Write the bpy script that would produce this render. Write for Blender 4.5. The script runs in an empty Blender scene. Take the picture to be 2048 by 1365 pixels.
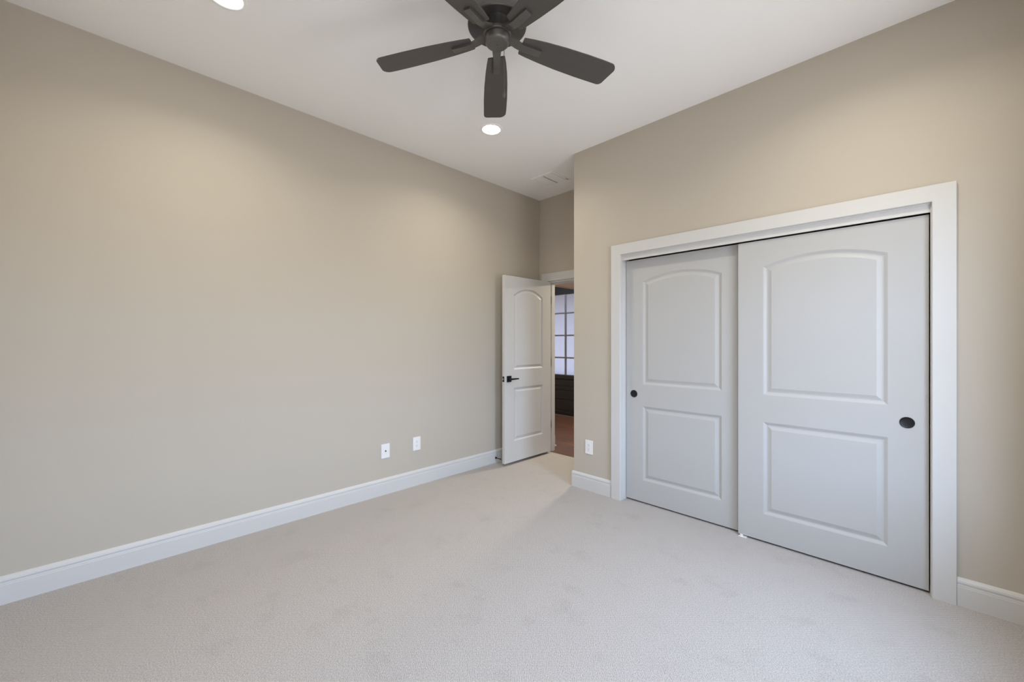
import bpy, bmesh, math, random
from mathutils import Vector, Matrix
PI = math.pi
SC = bpy.context.scene
COL = SC.collection

# ------------------------------------------------------------------ camera
cam_d = bpy.data.cameras.new('camera')
cam = bpy.data.objects.new('camera', cam_d)
COL.objects.link(cam)
cam.location = (3.2627, 0.0, 1.326)
cam.rotation_euler = (PI / 2, 0, PI / 4)
cam_d.sensor_width = 36.0
cam_d.lens = 806.8 / 2048 * 36.0
cam_d.shift_y = 1.4 / 2048
cam_d.clip_start = 0.02
SC.camera = cam

# ------------------------------------------------------------------ world, daylight, exposure
SC.view_settings.view_transform = 'Standard'
SC.view_settings.look = 'None'
SC.view_settings.gamma = 1.0
SC.view_settings.use_curve_mapping = False
SC.view_settings.exposure = 0.19
SC.cycles.max_bounces = 14
SC.cycles.diffuse_bounces = 10
SC.cycles.caustics_reflective = False
SC.cycles.caustics_refractive = False
SC.cycles.sample_clamp_indirect = 8.0

SKY_STRENGTH = 7.5
w = bpy.data.worlds.new('daylight')
SC.world = w
w.use_nodes = True
nt = w.node_tree
nt.nodes.clear()
wo = nt.nodes.new('ShaderNodeOutputWorld')
bg = nt.nodes.new('ShaderNodeBackground')
tc = nt.nodes.new('ShaderNodeTexCoord')
sx = nt.nodes.new('ShaderNodeSeparateXYZ')
rp = nt.nodes.new('ShaderNodeValToRGB')
mr = nt.nodes.new('ShaderNodeMapRange')
mr.inputs['From Min'].default_value = -1
mr.inputs['From Max'].default_value = 1
e = rp.color_ramp.elements
e[0].position = 0.0
e[0].color = (0.66, 0.66, 0.67, 1)
e[1].position = 1.0
e[1].color = (1.03, 1.36, 1.90, 1)
a = e.new(0.49)
a.color = (0.66, 0.66, 0.67, 1)
a = e.new(0.53)
a.color = (1.10, 1.38, 1.86, 1)
nt.links.new(tc.outputs['Generated'], sx.inputs[0])
nt.links.new(sx.outputs['Z'], mr.inputs['Value'])
nt.links.new(mr.outputs[0], rp.inputs[0])
nt.links.new(rp.outputs[0], bg.inputs['Color'])
bg.inputs['Strength'].default_value = SKY_STRENGTH
nt.links.new(bg.outputs[0], wo.inputs[0])

# room measurements (metres); the left wall is x = 0, the camera stands at y = 0
H = 3.056            # ceiling
YC = 3.03            # closet wall face
YB = 3.74            # wall with the entry door
X1 = 1.04            # outer corner of the closet wall
XR = 3.72            # window wall
YN = -0.42           # wall behind the camera
CASE = 2.137         # top of door casings
# two windows in the right hand wall (y0, y1, z0, z1)
WIN = (1.6, 2.5, 0.55, 2.25)
WIN2 = (-0.3, 0.7, 0.55, 2.25)
TW = 0.18            # thickness of the window wall


def portal(name, loc, rot, sx_, sy_):
    d = bpy.data.lights.new(name, 'AREA')
    d.shape = 'RECTANGLE'
    d.size = sx_
    d.size_y = sy_
    d.cycles.is_portal = True
    o = bpy.data.objects.new(name, d)
    o.location = loc
    o.rotation_euler = rot
    COL.objects.link(o)


for q in (WIN, WIN2):
    portal('window_portal', (XR + TW + .01, (q[0] + q[1]) / 2, (q[2] + q[3]) / 2), (0, PI / 2, 0), q[3] - q[2], q[1] - q[0])
LAMP = 45.0         # radiance of the recessed lenses
BEAM = 6.6          # power of the downward beam of each recessed light

# ------------------------------------------------------------------ materials


def mat(name, color, rough=0.5, metal=0.0, spec=0.5, bump=None, noise=None):
    m = bpy.data.materials.new(name)
    m.use_nodes = True
    t = m.node_tree
    b = t.nodes['Principled BSDF']
    b.inputs['Base Color'].default_value = (*color, 1)
    b.inputs['Roughness'].default_value = rough
    b.inputs['Metallic'].default_value = metal
    b.inputs['Specular IOR Level'].default_value = spec
    tcx = t.nodes.new('ShaderNodeTexCoord')
    if noise:
        sc, amt = noise
        n = t.nodes.new('ShaderNodeTexNoise')
        n.inputs['Scale'].default_value = sc
        n.inputs['Detail'].default_value = 3
        mx = t.nodes.new('ShaderNodeMix')
        mx.data_type = 'RGBA'
        mx.inputs[6].default_value = (*[c * (1 - amt) for c in color], 1)
        mx.inputs[7].default_value = (*[min(1, c * (1 + amt)) for c in color], 1)
        t.links.new(tcx.outputs['Object'], n.inputs['Vector'])
        t.links.new(n.outputs[0], mx.inputs[0])
        t.links.new(mx.outputs[2], b.inputs['Base Color'])
    if bump:
        sc, st = bump
        n = t.nodes.new('ShaderNodeTexNoise')
        n.inputs['Scale'].default_value = sc
        n.inputs['Detail'].default_value = 2
        bp = t.nodes.new('ShaderNodeBump')
        bp.inputs['Strength'].default_value = st
        bp.inputs['Distance'].default_value = 0.002
        t.links.new(tcx.outputs['Object'], n.inputs['Vector'])
        t.links.new(n.outputs[0], bp.inputs['Height'])
        t.links.new(bp.outputs[0], b.inputs['Normal'])
    return m


def emit(name, color, strength):
    m = bpy.data.materials.new(name)
    m.use_nodes = True
    b = m.node_tree.nodes['Principled BSDF']
    b.inputs['Base Color'].default_value = (0.8, 0.8, 0.8, 1)
    b.inputs['Emission Color'].default_value = (*color, 1)
    b.inputs['Emission Strength'].default_value = strength
    return m


def carpet_mat():
    m = bpy.data.materials.new('loop_carpet')
    m.use_nodes = True
    t = m.node_tree
    b = t.nodes['Principled BSDF']
    b.inputs['Roughness'].default_value = 0.95
    b.inputs['Specular IOR Level'].default_value = 0.1
    tcx = t.nodes.new('ShaderNodeTexCoord')
    s = t.nodes.new('ShaderNodeSeparateXYZ')
    t.links.new(tcx.outputs['Object'], s.inputs[0])

    def math_(op, x, y=None):
        n = t.nodes.new('ShaderNodeMath')
        n.operation = op
        for i, v in enumerate((x, y)):
            if v is None:
                continue
            if isinstance(v, (int, float)):
                n.inputs[i].default_value = v
            else:
                t.links.new(v, n.inputs[i])
        return n.outputs[0]
    nz = t.nodes.new('ShaderNodeTexNoise')
    nz.inputs['Scale'].default_value = 55
    nz.inputs['Detail'].default_value = 2
    t.links.new(tcx.outputs['Object'], nz.inputs['Vector'])
    wob = math_('MULTIPLY', nz.outputs[0], 5.0)
    k = 2 * PI / 0.0098
    fx = math_('SINE', math_('ADD', math_('MULTIPLY', s.outputs['X'], k), wob))
    fy = math_('SINE', math_('ADD', math_('MULTIPLY', s.outputs['Y'], k), wob))
    loops = math_('MULTIPLY', fx, fy)
    loops = math_('ADD', math_('MULTIPLY', loops, 0.5), 0.5)
    n2 = t.nodes.new('ShaderNodeTexNoise')
    n2.inputs['Scale'].default_value = 190
    n2.inputs['Detail'].default_value = 3
    t.links.new(tcx.outputs['Object'], n2.inputs['Vector'])
    hgt = math_('ADD', math_('MULTIPLY', loops, 0.45), math_('MULTIPLY', n2.outputs[0], 0.95))
    n3 = t.nodes.new('ShaderNodeTexNoise')
    n3.inputs['Scale'].default_value = 4.2
    n3.inputs['Detail'].default_value = 6
    n3.inputs['Roughness'].default_value = 0.7
    t.links.new(tcx.outputs['Object'], n3.inputs['Vector'])
    blot = t.nodes.new('ShaderNodeMapRange')
    blot.inputs['From Min'].default_value = 0.27
    blot.inputs['From Max'].default_value = 0.46
    t.links.new(n3.outputs[0], blot.inputs['Value'])
    rp_ = t.nodes.new('ShaderNodeValToRGB')
    ee = rp_.color_ramp.elements
    ee[0].position = 0.30
    ee[0].color = (0.235, 0.220, 0.212, 1)
    ee[1].position = 0.95
    ee[1].color = (0.575, 0.545, 0.530, 1)
    t.links.new(hgt, rp_.inputs[0])
    mx = t.nodes.new('ShaderNodeMix')
    mx.data_type = 'RGBA'
    mx.blend_type = 'MULTIPLY'
    mx.inputs[0].default_value = 1
    cr = t.nodes.new('ShaderNodeValToRGB')
    cr.color_ramp.elements[0].color = (0.89, 0.885, 0.88, 1)
    cr.color_ramp.elements[1].color = (1, 1, 1, 1)
    t.links.new(blot.outputs[0], cr.inputs[0])
    t.links.new(rp_.outputs[0], mx.inputs[6])
    t.links.new(cr.outputs[0], mx.inputs[7])
    t.links.new(mx.outputs[2], b.inputs['Base Color'])
    bp = t.nodes.new('ShaderNodeBump')
    bp.inputs['Strength'].default_value = 0.45
    bp.inputs['Distance'].default_value = 0.004
    t.links.new(hgt, bp.inputs['Height'])
    t.links.new(bp.outputs[0], b.inputs['Normal'])
    return m


def plank_mat():
    m = bpy.data.materials.new('dark_wood_planks')
    m.use_nodes = True
    t = m.node_tree
    b = t.nodes['Principled BSDF']
    b.inputs['Roughness'].default_value = 0.42
    tcx = t.nodes.new('ShaderNodeTexCoord')
    br = t.nodes.new('ShaderNodeTexBrick')
    br.inputs['Scale'].default_value = 1
    br.inputs['Brick Width'].default_value = 1.2
    br.inputs['Row Height'].default_value = 0.13
    br.inputs['Mortar Size'].default_value = 0.002
    br.inputs['Color1'].default_value = (0.16, 0.075, 0.045, 1)
    br.inputs['Color2'].default_value = (0.11, 0.055, 0.036, 1)
    br.inputs['Mortar'].default_value = (0.05, 0.025, 0.018, 1)
    t.links.new(tcx.outputs['Object'], br.inputs['Vector'])
    mp = t.nodes.new('ShaderNodeMapping')
    mp.inputs['Scale'].default_value = (3, 30, 3)
    t.links.new(tcx.outputs['Object'], mp.inputs[0])
    n = t.nodes.new('ShaderNodeTexNoise')
    n.inputs['Scale'].default_value = 1.5
    n.inputs['Detail'].default_value = 5
    t.links.new(mp.outputs[0], n.inputs['Vector'])
    mx = t.nodes.new('ShaderNodeMix')
    mx.data_type = 'RGBA'
    mx.blend_type = 'OVERLAY'
    mx.inputs[0].default_value = 0.6
    t.links.new(br.outputs[0], mx.inputs[6])
    t.links.new(n.outputs[0], mx.inputs[7])
    t.links.new(mx.outputs[2], b.inputs['Base Color'])
    return m


M_WALL = mat('beige_wall_paint', (0.515, 0.470, 0.403), 0.75, spec=0.25, bump=(260, 0.08))
M_CEIL = mat('ceiling_paint', (0.94, 0.94, 0.945), 0.9, spec=0.1, bump=(200, 0.12))
M_TRIM = mat('white_trim_paint', (0.62, 0.617, 0.61), 0.38, spec=0.4)
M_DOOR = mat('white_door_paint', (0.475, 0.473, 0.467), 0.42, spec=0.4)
M_CARPET = carpet_mat()
M_WOOD = plank_mat()
M_BLACK = mat('matte_black_metal', (0.012, 0.012, 0.014), 0.4, metal=0.3, noise=(40, 0.2))
M_FAN = mat('dark_bronze_metal', (0.13, 0.123, 0.116), 0.36, metal=0.55, noise=(25, 0.08))
M_BLADE = mat('dark_bronze_blade', (0.074, 0.067, 0.062), 0.45, spec=0.45, noise=(30, 0.08))
M_PLASTIC = mat('white_plastic', (0.82, 0.82, 0.82), 0.3, noise=(30, 0.02))
M_SLOT = mat('dark_slot', (0.09, 0.09, 0.09), 0.6, noise=(30, 0.1))
M_HINGE = mat('satin_hinge_metal', (0.42, 0.39, 0.35), 0.35, metal=0.9, noise=(40, 0.1))
M_STEEL = mat('brass_latch_metal', (0.55, 0.5, 0.42), 0.35, metal=0.8, noise=(40, 0.1))
M_DARK = mat('black_painted_wood', (0.020, 0.017, 0.015), 0.55, noise=(8, 0.25))
M_HALLC = mat('hall_ceiling_paint', (0.84, 0.72, 0.60), 0.8, noise=(2, 0.04))
M_MUNTIN = mat('grey_muntin_paint', (0.19, 0.175, 0.17), 0.5, noise=(10, 0.05))
M_LAMP = emit('lamp_lens', (1.0, 0.95, 0.85), LAMP)
M_VENT = mat('grey_vent_backing', (0.45, 0.44, 0.43), 0.8, noise=(20, 0.05))
M_CHAIN = mat('pull_chain_metal', (0.16, 0.15, 0.14), 0.35, metal=0.9, noise=(50, 0.1))


def glass_mat():
    m = bpy.data.materials.new('window_glass')
    m.use_nodes = True
    t = m.node_tree
    t.nodes.clear()
    o = t.nodes.new('ShaderNodeOutputMaterial')
    tr = t.nodes.new('ShaderNodeBsdfTransparent')
    gl = t.nodes.new('ShaderNodeBsdfGlossy')
    gl.inputs['Roughness'].default_value = 0.02
    mx = t.nodes.new('ShaderNodeMixShader')
    mx.inputs[0].default_value = 0.06
    t.links.new(tr.outputs[0], mx.inputs[1])
    t.links.new(gl.outputs[0], mx.inputs[2])
    t.links.new(mx.outputs[0], o.inputs[0])
    return m


M_GLASS = glass_mat()


def frosted_mat():
    m = bpy.data.materials.new('frosted_pane')
    m.use_nodes = True
    t = m.node_tree
    t.nodes.clear()
    o = t.nodes.new('ShaderNodeOutputMaterial')
    tr = t.nodes.new('ShaderNodeBsdfTranslucent')
    tr.inputs['Color'].default_value = (0.080, 0.072, 0.076, 1)
    t.links.new(tr.outputs[0], o.inputs[0])
    return m


M_PANE = frosted_mat()

# ------------------------------------------------------------------ mesh helpers


class MB:
    def __init__(self):
        self.bm = bmesh.new()

    def box(self, x0, x1, y0, y1, z0, z1, bevel=0.0):
        b2 = bmesh.new()
        bmesh.ops.create_cube(b2, size=1)
        for v in b2.verts:
            v.co = Vector((x0 + (v.co.x + .5) * (x1 - x0), y0 + (v.co.y + .5) * (y1 - y0), z0 + (v.co.z + .5) * (z1 - z0)))
        if bevel:
            bmesh.ops.bevel(b2, geom=list(b2.edges), offset=bevel, segments=2, affect='EDGES', profile=.5)
        self.add(b2)
        return self

    def add(self, b2, mtx=None):
        if mtx is not None:
            b2.transform(mtx)
        me = bpy.data.meshes.new('tmp')
        b2.to_mesh(me)
        b2.free()
        self.bm.from_mesh(me)
        bpy.data.meshes.remove(me)

    def lathe(self, prof, n=40, mtx=None, caps=True):
        """prof: list of (r, z), revolved about local z"""
        b2 = bmesh.new()
        rings = []
        for r, z in prof:
            if r < 1e-6:
                rings.append([b2.verts.new((0, 0, z))])
            else:
                rings.append([b2.verts.new((r * math.cos(2 * PI * k / n), r * math.sin(2 * PI * k / n), z)) for k in range(n)])
        for A, B in zip(rings, rings[1:]):
            for k in range(n):
                k2 = (k + 1) % n
                if len(A) == 1 and len(B) == 1:
                    continue
                if len(A) == 1:
                    b2.faces.new((A[0], B[k], B[k2]))
                elif len(B) == 1:
                    b2.faces.new((A[k], A[k2], B[0]))
                else:
                    b2.faces.new((A[k], A[k2], B[k2], B[k]))
        if caps:
            for R in (rings[0], rings[-1]):
                if len(R) > 1:
                    b2.faces.new(R)
        bmesh.ops.recalc_face_normals(b2, faces=b2.faces)
        self.add(b2, mtx)
        return self

    def prism(self, pts, d, frame):
        """closed 2D outline pts extruded by d; frame(u, v, w) -> world"""
        b2 = bmesh.new()
        A = [b2.verts.new(frame(u, v, 0)) for u, v in pts]
        B = [b2.verts.new(frame(u, v, d)) for u, v in pts]
        n = len(pts)
        b2.faces.new(A)
        b2.faces.new(B)
        for k in range(n):
            b2.faces.new((A[k], A[(k + 1) % n], B[(k + 1) % n], B[k]))
        bmesh.ops.recalc_face_normals(b2, faces=b2.faces)
        self.add(b2)
        return self

    def build(self, name, material, parent=None, smooth=0.0):
        me = bpy.data.meshes.new(name)
        self.bm.to_mesh(me)
        self.bm.free()
        me.materials.append(material)
        if smooth:
            for p in me.polygons:
                p.use_smooth = True
            me.set_sharp_from_angle(angle=math.radians(smooth))
        o = bpy.data.objects.new(name, me)
        COL.objects.link(o)
        if parent is not None:
            o.parent = parent
            o.matrix_parent_inverse = Matrix.Translation(-parent.location) if parent.type == 'EMPTY' or parent.location.length else Matrix()
        return o


def tag(o, label=None, cat=None, group=None, kind=None):
    if label:
        o['label'] = label
    if cat:
        o['category'] = cat
    if group:
        o['group'] = group
    if kind:
        o['kind'] = kind
    return o


def struct(o, label, cat):
    return tag(o, label, cat, kind='structure')


def empty(name, loc, label, cat, group=None):
    o = bpy.data.objects.new(name, None)
    o.empty_display_size = 0.1
    o.location = loc
    COL.objects.link(o)
    return tag(o, label, cat, group)


# ------------------------------------------------------------------ room shell
T = 0.12
o = MB().box(-0.3, XR + TW, YN - 0.15, YB + 0.02, -0.12, 0.0).build('floor', M_CARPET)
struct(o, 'pale beige loop pile carpet covering the bedroom floor', 'carpet')
o = MB().box(-T, XR + TW, YN - T, YB + 0.1, H, H + 0.1).build('ceiling', M_CEIL)
struct(o, 'flat off-white bedroom ceiling', 'ceiling')
o = MB().box(-T, 0, YN - T, YB + 0.1, 0, H).build('wall_left', M_WALL)
struct(o, 'long blank beige wall behind the open entry door', 'wall')
# wall with the entry door (rough opening 0.13 .. 0.93, up to 2.05)
OX0, OX1, OZ = 0.15, 0.915, 2.03
m = MB()
m.box(0, OX0 - 0.02, YB, YB + 0.1, 0, H)
m.box(OX1 + 0.02, XR, YB, YB + 0.1, 0, H)
m.box(OX0 - 0.02, OX1 + 0.02, YB, YB + 0.1, OZ + 0.02, H)
struct(m.build('wall_back', M_WALL), 'narrow beige wall over the entry doorway', 'wall')
# closet wall with its opening and the return wall at the outer corner
CX0, CX1, CZ = 1.53, 3.318, 2.043
m = MB()
m.box(X1, CX0 - 0.02, YC, YC + T, 0, H)
m.box(CX1 + 0.02, XR, YC, YC + T, 0, H)
m.box(CX0 - 0.02, CX1 + 0.02, YC, YC + T, CZ + 0.02, H)
m.box(X1, X1 + T, YC + T, YB, 0, H)
struct(m.build('wall_right', M_WALL), 'beige wall around the white sliding closet doors', 'wall')
# window wall beside the camera
m = MB()
for y0_, y1_ in ((YN - T, WIN2[0]), (WIN2[1], WIN[0]), (WIN[1], YB + .1)):
    m.box(XR, XR + TW, y0_, y1_, 0, H)
for q in (WIN, WIN2):
    m.box(XR, XR + TW, q[0], q[1], 0, q[2])
    m.box(XR, XR + TW, q[0], q[1], q[3], H)
struct(m.build('wall_window', M_WALL), 'beige wall with the two bedroom windows', 'wall')
m = MB()
m.box(0, XR, YN - T, YN, 0, H)
struct(m.build('wall_near', M_WALL), 'beige wall behind the camera', 'wall')


def window(name, lab, y0, y1, z0, z1, fr):
    """frame(u, v, w): u along wall, v up, w outward"""
    f = MB()

    def bar(u0, u1, v0, v1, w0, w1):
        p0, p1 = fr(u0, v0, w0), fr(u1, v1, w1)
        f.box(min(p0[0], p1[0]), max(p0[0], p1[0]), min(p0[1], p1[1]), max(p0[1], p1[1]), min(p0[2], p1[2]), max(p0[2], p1[2]))
    s = 0.045
    bar(y0, y0 + s, z0, z1, .05, .11)
    bar(y1 - s, y1, z0, z1, .05, .11)
    bar(y0 + s, y1 - s, z1 - s, z1, .05, .11)
    bar(y0 + s, y1 - s, z0, z0 + s, .05, .11)
    mid = (z0 + z1) / 2
    bar(y0 + s, y1 - s, mid - .02, mid + .02, .06, .10)
    ob = f.build(name, M_TRIM)
    struct(ob, lab, 'window')
    g = MB()
    p0, p1 = fr(y0 + s, z0 + s, .078), fr(y1 - s, z1 - s, .082)
    g.box(min(p0[0], p1[0]), max(p0[0], p1[0]), min(p0[1], p1[1]), max(p0[1], p1[1]), min(p0[2], p1[2]), max(p0[2], p1[2]))
    g.build('pane', M_GLASS, ob)
    sl = MB()
    p0, p1 = fr(y0 - .03, z0 - .03, -.03), fr(y1 + .03, z0, 0)
    sl.box(min(p0[0], p1[0]), max(p0[0], p1[0]), min(p0[1], p1[1]), max(p0[1], p1[1]), min(p0[2], p1[2]), max(p0[2], p1[2]), .004)
    sl.build('window_sill', M_TRIM, ob)


window('window_1', 'white framed bedroom window beside the closet wall', *WIN, lambda u, v, ww: (XR + ww, u, v))
window('window_2', 'white framed bedroom window beside the camera', *WIN2, lambda u, v, ww: (XR + ww, u, v))

# baseboards: profile (out from wall, up)
BP = [(0, 0), (.015, 0), (.015, .096), (.0139, .0985), (.0139, .104), (.0128, .1065), (.0128, .113), (.0147, .118), (.013, .127), (.007, .136), (0, .141)]


def baseboard(name, runs, lab):
    m = MB()
    for (ax, ay), (bx, by), (nx, ny) in runs:
        L = math.hypot(bx - ax, by - ay)
        dx, dy = (bx - ax) / L, (by - ay) / L
        m.prism(BP, L, lambda u, v, d, ax=ax, ay=ay, dx=dx, dy=dy, nx=nx, ny=ny: (ax + dx * d + nx * u, ay + dy * d + ny * u, v))
    return struct(m.build(name, M_TRIM), lab, 'baseboard')


baseboard('baseboard_left', [((0, YN), (0, YB), (1, 0))], 'white baseboard along the long blank beige wall')
baseboard('baseboard_right', [((X1 - .015, YC), (1.4335, YC), (0, -1)), ((X1, YC), (X1, YB - .02), (-1, 0))],
          'short white baseboard left of the closet casing')
baseboard('baseboard_corner', [((3.4105, YC), (XR, YC), (0, -1))], 'white stepped baseboard right of the closet casing')
baseboard('baseboard_window', [((XR, YN), (XR, YC - .016), (-1, 0))], 'white baseboard under the bedroom window')
baseboard('baseboard_near', [((.016, YN), (XR - .016, YN), (0, 1))], 'white baseboard behind the camera')


# casings: flat board with a stepped inner edge
def casing(name, x0, x1, ztop, y, wdt, lab, sgn=-1, head_inner=None):
    """board runs outside the opening x0..x1; front face at y + sgn * thickness"""
    m = MB()
    prof = [(0, 0), (0, .019), (.0015, .0205), (wdt - .003, .0205), (wdt, .0180), (wdt, 0)]
    zt = ztop
    zi = ztop - wdt

    def ring(k):
        q, d = prof[k]
        return [(x0 - wdt + q, y + sgn * d, 0), (x0 - wdt + q, y + sgn * d, zt - q), (x1 + wdt - q, y + sgn * d, zt - q), (x1 + wdt - q, y + sgn * d, 0)]
    b2 = bmesh.new()
    R = [[b2.verts.new(p) for p in ring(k)] for k in range(len(prof))]
    for k in range(len(prof)):
        A, B = R[k], R[(k + 1) % len(prof)]
        for j in range(3):
            b2.faces.new((A[j], A[j + 1], B[j + 1], B[j]))
    for j in (0, 3):
        b2.faces.new([r[j] for r in R])
    bmesh.ops.recalc_face_normals(b2, faces=b2.faces)
    m.add(b2)
    return struct(m.build(name, M_TRIM), lab, 'trim')


casing('trim_1', CX0 - .005, CX1 + .005, CASE, YC, 0.0865, 'wide white casing around the sliding closet doors')
casing('trim_2', OX0 - .005, OX1 + .005, 2.145, YB, 0.0965, 'white casing around the entry doorway')
casing('trim_3', OX0 - .005, OX1 + .005, 2.125, YB + .1, 0.0865, 'white casing on the hall side of the entry doorway', sgn=1)
# jamb linings
m = MB()
m.box(OX0 - .02, OX0, YB, YB + .1, 0, OZ)
m.box(OX1, OX1 + .02, YB, YB + .1, 0, OZ)
m.box(OX0 - .02, OX1 + .02, YB, YB + .1, OZ, OZ + .02)
m.box(OX0, OX0 + .007, YB + .045, YB + .085, 0, OZ - .012)
m.box(OX1 - .012, OX1, YB + .045, YB + .085, 0, OZ - .012)
m.box(OX0, OX1, YB + .045, YB + .085, OZ - .012, OZ)
struct(m.build('trim_4', M_TRIM), 'white jamb lining inside the entry doorway', 'jamb')
m = MB()
m.box(CX0 - .02, CX0, YC, YC + T, 0, CZ)
m.box(CX1, CX1 + .02, YC, YC + T, 0, CZ)
m.box(CX0 - .02, CX1 + .02, YC, YC + T, CZ, CZ + .02)
struct(m.build('trim_5', M_TRIM), 'white jamb lining inside the closet opening', 'jamb')
m = MB()
m.box(CX0, CX1, YC + .006, YC + .016, 2.004, CZ)
struct(m.build('trim_6', M_TRIM), 'white track fascia above the sliding closet doors', 'trim')

# ------------------------------------------------------------------ doors
PROF = [(0, 0), (.003, -.0012), (.009, -.0040), (.016, -.0078), (.022, -.0088), (.030, -.0073), (.047, -.0015)]


def panel_loop(x0, x1, z0, z1, rise, off, n=18):
    """closed loop, counter-clockwise; top is a segmental arch when rise > 0"""
    pts = [(x0 + off, z0 + off), (x1 - off, z0 + off)]
    if rise <= 0:
        return pts + [(x1 - off, z1 - off), (x0 + off, z1 - off)]
    hw = (x1 - x0) / 2
    R = (hw * hw + rise * rise) / (2 * rise)
    cx, cz = (x0 + x1) / 2, z1 + rise - R
    r = R - off
    a = math.asin((hw - off) / r)
    for k in range(n + 1):
        t = a - 2 * a * k / n
        pts.append((cx + r * math.sin(t), cz + r * math.cos(t)))
    return pts


def door_leaf(name, width, z0, z1, thick, panels, frame, material, both=True):
    """frame(u, w, v): u along width, w out of the front face, v up"""
    m = MB()
    b2 = bmesh.new()

    def side(w0, s):
        edges = []

        def loop(pts, w_):
            vs = [b2.verts.new((u, w_, v)) for u, v in pts]
            return vs
        outer = loop([(0, z0), (width, z0), (width, z1), (0, z1)], w0)
        es = [b2.edges.new((outer[i], outer[(i + 1) % 4])) for i in range(4)]
        edges += es
        for (px0, px1, pz0, pz1, rise) in panels:
            prev = None
            for off, dep in PROF:
                L = loop(panel_loop(px0, px1, pz0, pz1, rise, off), w0 + s * dep)
                if prev is None:
                    edges += [b2.edges.new((L[i], L[(i + 1) % len(L)])) for i in range(len(L))]
                else:
                    n = len(L)
                    for i in range(n):
                        b2.faces.new((prev[i], prev[(i + 1) % n], L[(i + 1) % n], L[i]))
                prev = L
            b2.faces.new(prev)
        bmesh.ops.triangle_fill(b2, edges=edges, use_beauty=True)
        return outer
    A = side(0, 1)
    B = side(-thick, -1)
    for i in range(4):
        b2.faces.new((A[i], A[(i + 1) % 4], B[(i + 1) % 4], B[i]))
    bmesh.ops.recalc_face_normals(b2, faces=b2.faces)
    for v in b2.verts:
        v.co = Vector(frame(v.co.x, v.co.y, v.co.z))
    bmesh.ops.recalc_face_normals(b2, faces=b2.faces)
    m.add(b2)
    return m.build(name, material)


def finger_pull(parent, x, y, z):
    mtx = Matrix.Translation((x, y, z)) @ Matrix.Rotation(PI / 2, 4, 'X')
    m = MB()
    m.lathe([(0, .0005), (.022, .0005), (.0255, .0018), (.027, .0035), (.029, .0038), (.0305, .002), (.0305, 0)], 36, mtx, caps=False)
    return m.build('finger_pull', M_BLACK, parent, smooth=50)


CP = [(.149, .751, .19, .797, 0), (.149, .751, .975, 1.82, .058)]
d2 = door_leaf('door_2', .909, .013, 1.996, .033, CP, lambda u, ww, v: (2.404 + u, 3.0525 - ww, v), M_DOOR)
struct(d2, 'front sliding closet door, nearest the right-hand casing', 'door')
finger_pull(d2, 3.231, 3.0525, .888)
d3 = door_leaf('door_3', .904, .013, 2.004, .033, CP, lambda u, ww, v: (1.534 + u, 3.095 - ww, v), M_DOOR)
struct(d3, 'rear sliding closet door on the left, partly behind the front one', 'door')
finger_pull(d3, 1.605, 3.095, .893)

EP = [(.137, .620, .250, .828, 0), (.137, .620, 1.022, 1.832, .082)]
DY0 = 2.963
d1 = door_leaf('door_1', .762, .028, 2.035, .037, EP, lambda u, ww, v: (.190 + ww, DY0 + u, v), M_TRIM)
struct(d1, 'white arched two-panel entry door standing open against the left wall', 'door')
# lever handles on both faces
for sgn, xf in ((1, .190), (-1, .153)):
    m = MB()
    xa, xb = sorted((xf, xf + sgn * .007))
    m.box(xa, xb, 2.993, 3.059, .894, .960, .0015)
    hd = m.build('door_handle', M_BLACK, d1)
    tag(hd, 'square black rose with lever')
    m = MB()
    ro = Matrix.Translation((xf + sgn * .006, 3.026, .927)) @ Matrix.Rotation(sgn * PI / 2, 4, 'Y')
    m.lathe([(.011, 0), (.011, .026), (.0095, .028), (.0095, .042)], 20, ro)
    xa, xb = sorted((xf + sgn * .037, xf + sgn * .051))
    b2 = bmesh.new()
    bmesh.ops.create_cube(b2, size=1)
    for v in b2.verts:
        end = v.co.y > 0
        v.co = Vector((xa + (v.co.x + .5) * (xb - xa), 3.014 + (v.co.y + .5) * .118, .927 + v.co.z * (.012 if end else .019)))
    bmesh.ops.bevel(b2, geom=list(b2.edges), offset=.002, segments=2, affect='EDGES')
    m.add(b2)
    m.build('lever', M_BLACK, hd, smooth=40)
m = MB()
m.box(.159, .184, DY0 - .0015, DY0, .898, .956)
lp = m.build('latch_plate', M_BLACK, d1)
m = MB()
m.box(.165, .178, DY0 - .011, DY0 - .0015, .919, .936, .002)
m.build('latch_bolt', M_STEEL, lp)
for hz in (.327, 1.079, 1.83):
    m = MB()
    m.lathe([(.0055, -.045), (.0055, .045)], 12, Matrix.Translation((.1455, YB - .026, hz)))
    m.lathe([(.004, .045), (.0055, .047), (.004, .051), (0, .052)], 12, Matrix.Translation((.1455, YB - .026, hz)))
    m.box(.151, .187, DY0 + .762, DY0 + .7645, hz - .045, hz + .045)
    m.box(.1502, .1515, YB + .003, YB + .0435, hz - .045, hz + .045)
    m.build('hinge', M_HINGE, d1, smooth=40)

# spring-less black door stop screwed into the left baseboard
ds = empty('door_stop', (.015, 2.996, .055), 'slim black door stop screwed to the baseboard behind the entry door', 'door stop')
mtx = Matrix.Translation((.015, 2.996, .055)) @ Matrix.Rotation(PI / 2, 4, 'Y')
MB().lathe([(.0115, 0), (.0115, .004), (.0085, .012), (.005, .022)], 20, mtx).build('base_flange', M_BLACK, ds, smooth=40)
MB().lathe([(.0045, .020), (.004, .07)], 16, mtx).build('rod', M_BLACK, ds, smooth=40)
MB().lathe([(.0042, .068), (.0065, .070), (.0065, .079), (.0045, .082)], 16, mtx).build('rubber_tip', M_BLACK, ds, smooth=40)

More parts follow.
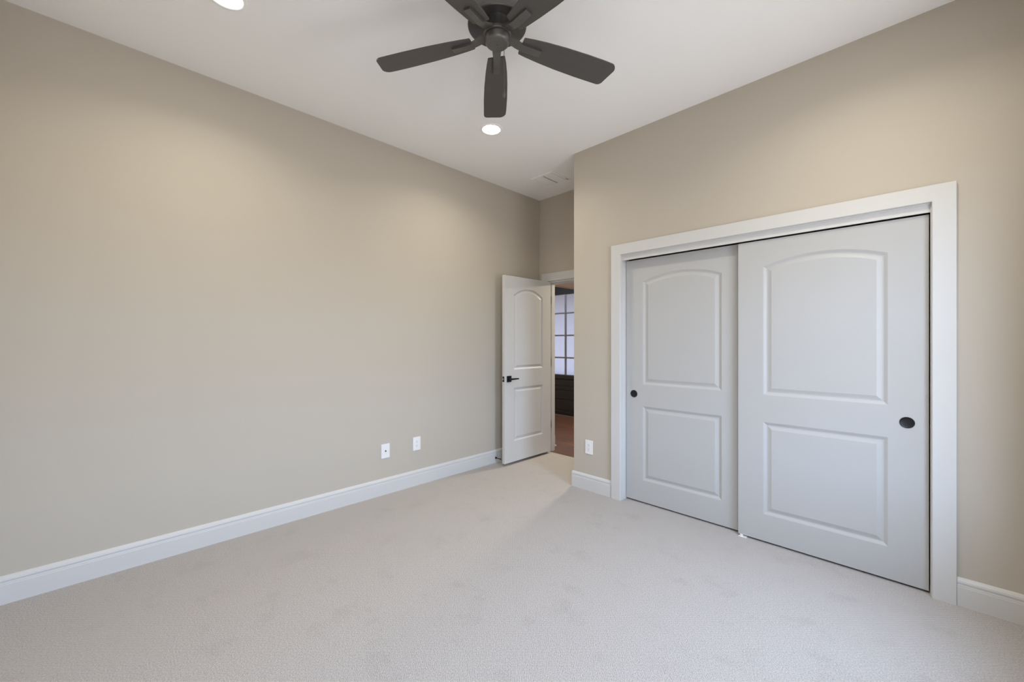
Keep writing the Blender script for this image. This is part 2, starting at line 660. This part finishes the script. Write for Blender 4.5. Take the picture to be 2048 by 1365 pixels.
# floor guide of the sliding doors
g = empty('door_guide', (2.432, 3.07, 0), 'small white plastic floor guide where the two closet doors meet', 'door guide')
MB().box(2.408, 2.456, 3.036, 3.120, .0, .004, .001).build('base_plate', M_PLASTIC, g)
m = MB()
m.box(2.418, 2.436, 3.041, 3.0455, .004, .019, .001)
m.build('guide_fin', M_PLASTIC, g)
MB().box(2.418, 2.436, 3.0875, 3.0925, .004, .019, .001).build('guide_fin', M_PLASTIC, g)


# ------------------------------------------------------------------ wall plates
def wall_plate(name, frame, label, cat, kind, group=None):
    """frame(u, v, w): u along the wall, v up, w out of it"""
    e_ = empty(name, frame(0, 0, 0), label, cat, group)

    def bx(m, u0, u1, v0, v1, w0, w1, bev=0):
        p0, p1 = frame(u0, v0, w0), frame(u1, v1, w1)
        m.box(*[f(p0[i], p1[i]) for i in range(3) for f in (min, max)], bev)
    m = MB()
    bx(m, -.0395, .0395, -.0615, .0615, 0, .006, .002)
    m.build('cover_plate', M_PLASTIC, e_)
    if kind == 'outlet':
        m = MB()
        bx(m, -.0165, .0165, -.0335, .0335, .006, .0075, .0006)
        r = m.build('receptacle', M_PLASTIC, e_)
        for c in (-.0185, .0185):
            s = MB()
            bx(s, -.0075, -.0055, c - .001, c + .008, .0075, .0079)
            bx(s, .0052, .0072, c, c + .007, .0075, .0079)
            bx(s, -.0022, .0022, c - .0095, c - .005, .0075, .0079)
            s.build('socket_slots', M_SLOT, r)
    else:
        p = frame(0, 0, .006)
        q = frame(0, 0, 1)
        n = Vector(q) - Vector(frame(0, 0, 0))
        mtx = Matrix.Translation(p) @ Vector((0, 0, 1)).rotation_difference(n).to_matrix().to_4x4()
        MB().lathe([(.0075, 0), (.0075, .003), (.0045, .003), (.0045, .009), (.0015, .009)], 6, mtx).build('cable_jack', M_SLOT, e_)
    for c in ((-.0485, .0485) if kind == 'outlet' else (-.042, .042)):
        p = frame(0, c, .006)
        n = Vector(frame(0, 0, 1)) - Vector(frame(0, 0, 0))
        mtx = Matrix.Translation(p) @ Vector((0, 0, 1)).rotation_difference(n).to_matrix().to_4x4()
        MB().lathe([(.0035, 0), (.003, .0008), (0, .0011)], 12, mtx, caps=False).build('screw', M_PLASTIC, e_)
    return e_


wall_plate('cable_outlet', lambda u, v, ww: (ww, 1.703 + u, .375 + v), 'white cover plate with one small jack on the long left wall', 'wall plate', 'jack')
wall_plate('wall_outlet', lambda u, v, ww: (ww, 2.014 + u, .384 + v), 'white duplex outlet on the long left wall, nearer the door', 'outlet', 'outlet')
wall_plate('wall_outlet', lambda u, v, ww: (1.2065 + u, YC - ww, .3855 + v), 'white duplex outlet on the wall left of the closet casing', 'outlet', 'outlet')


# ------------------------------------------------------------------ recessed ceiling lights
def downlight(x, y, label):
    e_ = empty('recessed_light', (x, y, H), label, 'ceiling light', 'recessed lights in the bedroom ceiling')
    mtx = Matrix.Translation((x, y, H))
    MB().lathe([(.070, -.003), (.074, -.0055), (.088, -.005), (.092, -.002), (.092, 0)], 48, mtx, caps=False).build('trim_ring', M_CEIL, e_, smooth=40)
    MB().lathe([(0, -.0035), (.0705, -.003)], 48, mtx, caps=False).build('lens', M_LAMP, e_)

    d = bpy.data.lights.new('downlight_beam', 'AREA')
    d.shape = 'DISK'
    d.size = .13
    d.spread = math.radians(145)
    d.energy = BEAM
    d.color = (1.0, .915, .74)
    lo = bpy.data.objects.new('downlight_beam', d)
    lo.location = (x, y, H - .008)
    COL.objects.link(lo)


downlight(.822, 2.203, 'lit recessed ceiling light just beyond the fan')
downlight(.822, .415, 'lit recessed ceiling light over the left wall, cut by the top edge')
downlight(3.10, .415, 'lit recessed ceiling light above the camera')
downlight(3.10, 2.203, 'lit recessed ceiling light above the closet doors')

# ------------------------------------------------------------------ ceiling vent
v_ = empty('ceiling_vent', (.52, 3.325, H), 'flush white two-panel ceiling vent in front of the entry doorway', 'vent')
m = MB()
vx0, vx1, vy0, vy1 = .372, .668, 3.172, 3.478
zt = H
m.box(vx0, vx1, vy0, vy0 + .028, zt - .007, zt, .002)
m.box(vx0, vx1, vy1 - .028, vy1, zt - .007, zt, .002)
m.box(vx0, vx0 + .028, vy0 + .028, vy1 - .028, zt - .007, zt, .002)
m.box(vx1 - .028, vx1, vy0 + .028, vy1 - .028, zt - .007, zt, .002)
mx_ = (vx0 + vx1) / 2
m.build('frame', M_CEIL, v_)
for s0, s1 in ((vx0 + .032, mx_ - .008), (mx_ + .008, vx1 - .032)):
    MB().box(s0 + .002, s1 - .002, vy0 + .035, vy1 - .035, zt - .008, zt - .002, .001).build('vent_panel', M_CEIL, v_)
MB().box(vx0 + .028, vx1 - .028, vy0 + .028, vy1 - .028, zt - .002, zt).build('backing', M_VENT, v_)
MB().box(vx1 - .012, vx1 - .006, vy1 - .075, vy1 - .03, zt - .011, zt - .007).build('damper_lever', M_HINGE, v_)

# ------------------------------------------------------------------ ceiling fan
FX, FY = 1.850, 1.3125
fan = empty('ceiling_fan', (FX, FY, H), 'dark bronze five-blade ceiling fan with a pull chain', 'ceiling fan')
mtx = Matrix.Translation((FX, FY, 0))
MB().lathe([(.055, 2.858), (.075, 2.856), (.100, 2.846), (.128, 2.830), (.136, 2.826), (.1395, 2.829), (.1400, 2.836), (.137, 2.850), (.128, 2.90), (.120, 2.96),
            (.116, 3.0), (.118, 3.02), (.120, H)], 64, mtx).build('motor_housing', M_FAN, fan, smooth=35)
MB().lathe([(.030, 2.783), (.064, 2.784), (.068, 2.787), (.068, 2.797), (.062, 2.802), (.052, 2.808), (.050, 2.84), (.055, 2.86)], 48, mtx).build('flywheel', M_FAN, fan, smooth=35)
cup = MB().lathe([(0, 2.7445), (.044, 2.7450), (.052, 2.7475), (.0565, 2.753), (.058, 2.760), (.058, 2.780), (.054, 2.7845), (.028, 2.785)], 56, mtx).build('switch_housing', M_FAN, fan, smooth=35)
MB().lathe([(0, 2.7425), (.0035, 2.7430), (.0038, 2.7448)], 14, mtx, caps=False).build('screw', M_FAN, cup)
# pull chain from the side of the switch housing
cx_, cy_ = FX - .0125, FY + .0575
m = MB()
m.box(cx_ - .003, cx_ + .003, cy_ - .004, cy_ + .003, 2.764, 2.774, .001)
m.lathe([(.0012, 2.772), (.0012, 2.567)], 8, Matrix.Translation((cx_, cy_, 0)))
for k in range(51):
    z_ = 2.770 - k * .004
    m.lathe([(.0003, z_ - .0017), (.0017, z_ - .0008), (.0017, z_ + .0008), (.0003, z_ + .0017)], 8, Matrix.Translation((cx_, cy_, 0)))
ch = m.build('pull_chain', M_CHAIN, fan, smooth=60)
MB().lathe([(.0012, 2.570), (.0035, 2.567), (.0046, 2.556), (.0066, 2.538), (.0064, 2.529), (.004, 2.523), (0, 2.522)], 20, Matrix.Translation((cx_, cy_, 0))).build('pull_fob', M_FAN, ch, smooth=60)


def blade_outline():
    L = [(.125, -.040), (.128, -.044), (.17, -.050), (.24, -.057), (.34, -.064), (.46, -.068), (.55, -.0685)]
    Rr = [(.128, .045), (.17, .052), (.24, .060), (.34, .067), (.46, .071), (.56, .0715)]
    pts = list(L)
    # rounded tip: from the left side round to the right side
    def arc(c, r, a0, a1, n=7):
        return [(c[0] + r * math.cos(a0 + (a1 - a0) * k / n), c[1] + r * math.sin(a0 + (a1 - a0) * k / n)) for k in range(n + 1)]
    pts += arc((.594, -.0405), .028, -PI / 2, -.05)
    pts += arc((.605, .036), .034, -.05, PI / 2 - .04)
    pts += Rr[::-1]
    pts += [(.125, .041)]
    return pts


OUT = blade_outline()
PH0 = math.radians(21.5 + 45.0)     # world angle of the blade at image right
for k in range(5):
    ang = PH0 + k * 2 * PI / 5
    # local frame: x outwards, y to the left looking outwards, z up; pitched so that the right side sits higher
    fr = (Matrix.Translation((FX, FY, 2.776)) @ Matrix.Rotation(ang, 4, 'Z') @ Matrix.Rotation(math.radians(2.6), 4, 'Y') @ Matrix.Rotation(math.radians(-10.5), 4, 'X'))
    m = MB()
    m.prism([(u, -v) for u, v in OUT], .006, lambda u, v, d: fr @ Vector((u, v, d)))
    bl = m.build('blade', M_BLADE, fan)
    # bracket: flat plate under the blade and a curved arm up to the flywheel
    m = MB()
    arm = [(.050, .022, .016), (.072, .023, .010), (.096, .021, .001), (.118, .0185, -.005), (.138, .0185, -.008), (.222, .0175, -.008), (.228, .0165, -.006)]
    b2 = bmesh.new()
    prev = None
    base = Matrix.Translation((FX, FY, 2.776)) @ Matrix.Rotation(ang, 4, 'Z')
    for (r, hw, dz) in arm:
        f_ = min(1, max(0, (r - .06) / .08))
        rot = base @ Matrix.Rotation(math.radians(2.6) * f_, 4, 'Y') @ Matrix.Rotation(math.radians(-10.5) * f_, 4, 'X')
        q = [b2.verts.new(rot @ Vector((r, s * hw, dz + t))) for s, t in ((-1, -.0035), (1, -.0035), (1, .0075), (-1, .0075))]
        if prev:
            for i in range(4):
                b2.faces.new((prev[i], prev[(i + 1) % 4], q[(i + 1) % 4], q[i]))
        else:
            b2.faces.new(q)
        prev = q
    b2.faces.new(prev)
    bmesh.ops.recalc_face_normals(b2, faces=b2.faces)
    m.add(b2)
    m.build('blade_bracket', M_FAN, bl, smooth=35)

# ------------------------------------------------------------------ hall beyond the doorway
HY = 5.82
o = MB().box(-2.4, 2.4, YB + .02, HY + .02, -.12, -.004).build('floor_hall', M_WOOD)
struct(o, 'dark brown wood plank floor in the hall', 'wood floor')
m = MB()
m.box(-.69, 2.4, YB + .1, HY, 2.20, 2.32)
struct(m.build('ceiling_hall', M_HALLC), 'low tan ceiling just beyond the entry doorway', 'ceiling')
m = MB()
m.box(-.712, -.69, YB + .1, HY, 2.185, 2.32)
struct(m.build('trim_7', M_HALLC), 'thin edge trim along the low hall ceiling', 'trim')
o = MB().box(-2.4, -.712, YB + .1, HY, 2.75, 2.85).build('ceiling_room', M_DARK)
struct(o, 'dark upper ceiling in the room past the hall', 'ceiling')
# far wall: dark boards round a gridded frosted window
WX0, WX1, WZ0, WZ1 = -1.88, -.78, .722, 2.185
m = MB()
m.box(-2.4, WX0, HY, HY + .1, 0, 2.85)
m.box(WX1, 2.4, HY, HY + .1, 0, 2.85)
m.box(WX0, WX1, HY, HY + .1, 0, WZ0)
m.box(WX0, WX1, HY, HY + .1, WZ1, 2.85)
struct(m.build('wall_hall', M_DARK), 'black wall at the end of the hall', 'wall')
m = MB()
for z0_, z1_, d_ in ((.655, .722, .03), (.53, .648, .014), (.455, .524, .018), (.29, .449, .014), (.10, .284, .016), (.0, .094, .012)):
    m.box(WX0 - .3, WX1 + .3, HY - d_, HY, z0_, z1_, .003)
m.box(WX0 - .3, WX1 + .3, HY - .03, HY - .012, .040, .058)
struct(m.build('trim_8', M_DARK), 'black horizontal boarding under the frosted hall window', 'panelling')
f = MB()
fw = .035
f.box(WX0, WX0 + fw, HY, HY + .05, WZ0, WZ1)
f.box(WX1 - fw, WX1, HY, HY + .05, WZ0, WZ1)
f.box(WX0 + fw, WX1 - fw, HY + .02, HY + .05, WZ1 - .004, WZ1)
f.box(WX0 + fw, WX1 - fw, HY, HY + .05, WZ0, WZ0 + .008)
for xm in (-1.605, -1.205, -.9):
    f.box(xm - .017, xm + .017, HY + .01, HY + .03, WZ0, WZ1 - .01)
for zm in (1.036, 1.440, 1.843):
    f.box(WX0 + fw, WX1 - fw, HY + .008, HY + .032, zm - .013, zm + .013)
wh = f.build('window_3', M_MUNTIN)
struct(wh, 'tall frosted window with a grey grid at the end of the hall', 'window')
m = MB()
q = [m.bm.verts.new(p) for p in ((WX0 + .01, HY + .035, WZ0), (WX1 - .01, HY + .035, WZ0), (WX1 - .01, HY + .035, WZ1), (WX0 + .01, HY + .035, WZ1))]
m.bm.faces.new(q)
m.build('pane', M_PANE, wh)
o = MB().box(WX0 - .6, WX1 + .6, HY + .1, HY + .75, 2.30, 2.40).build('shade_slab', M_DARK)  # unseen slab added outside so the frosted pane darkens towards its top
struct(o, 'unseen dark slab added outside to shade the top of the frosted hall window', 'shade slab')
# side walls of the hall, and the stub with its baseboard beyond the left jamb
m = MB()
m.box(-2.5, -2.4, YB, HY + .1, 0, 2.85)
m.box(2.4, 2.5, YB + .1, HY + .1, 0, 2.85)
m.box(-2.4, -T, YB, YB + .1, 0, 2.85)
struct(m.build('wall_hall_side', M_HALLC), 'tan side walls of the hall', 'wall')
m = MB()
m.box(-.58, .040, YB + .240, YB + .255, .0, .145)
m.box(-.58, .058, YB + .228, YB + .240, 0, .022, .004)
m.box(.0, .058, YB + .240, YB + .262, 0, .022, .004)
struct(MB().box(-.58, -.012, YB + .255, YB + .28, 0, 2.2).build('wall_hall_stub', M_HALLC), 'short tan wall end in the hall past the left door jamb', 'wall')
struct(m.build('baseboard_hall', M_TRIM), 'end of a white baseboard just past the left door jamb', 'baseboard')
d = bpy.data.lights.new('hall_fill', 'AREA')  # added fill light, no visible fitting; brightens the hall and alcove
d.shape = 'DISK'
d.size = .3
d.energy = 40
d.color = (1, .88, .68)
ho = bpy.data.objects.new('hall_fill', d)
ho.location = (.6, 4.9, 2.19)
COL.objects.link(ho)
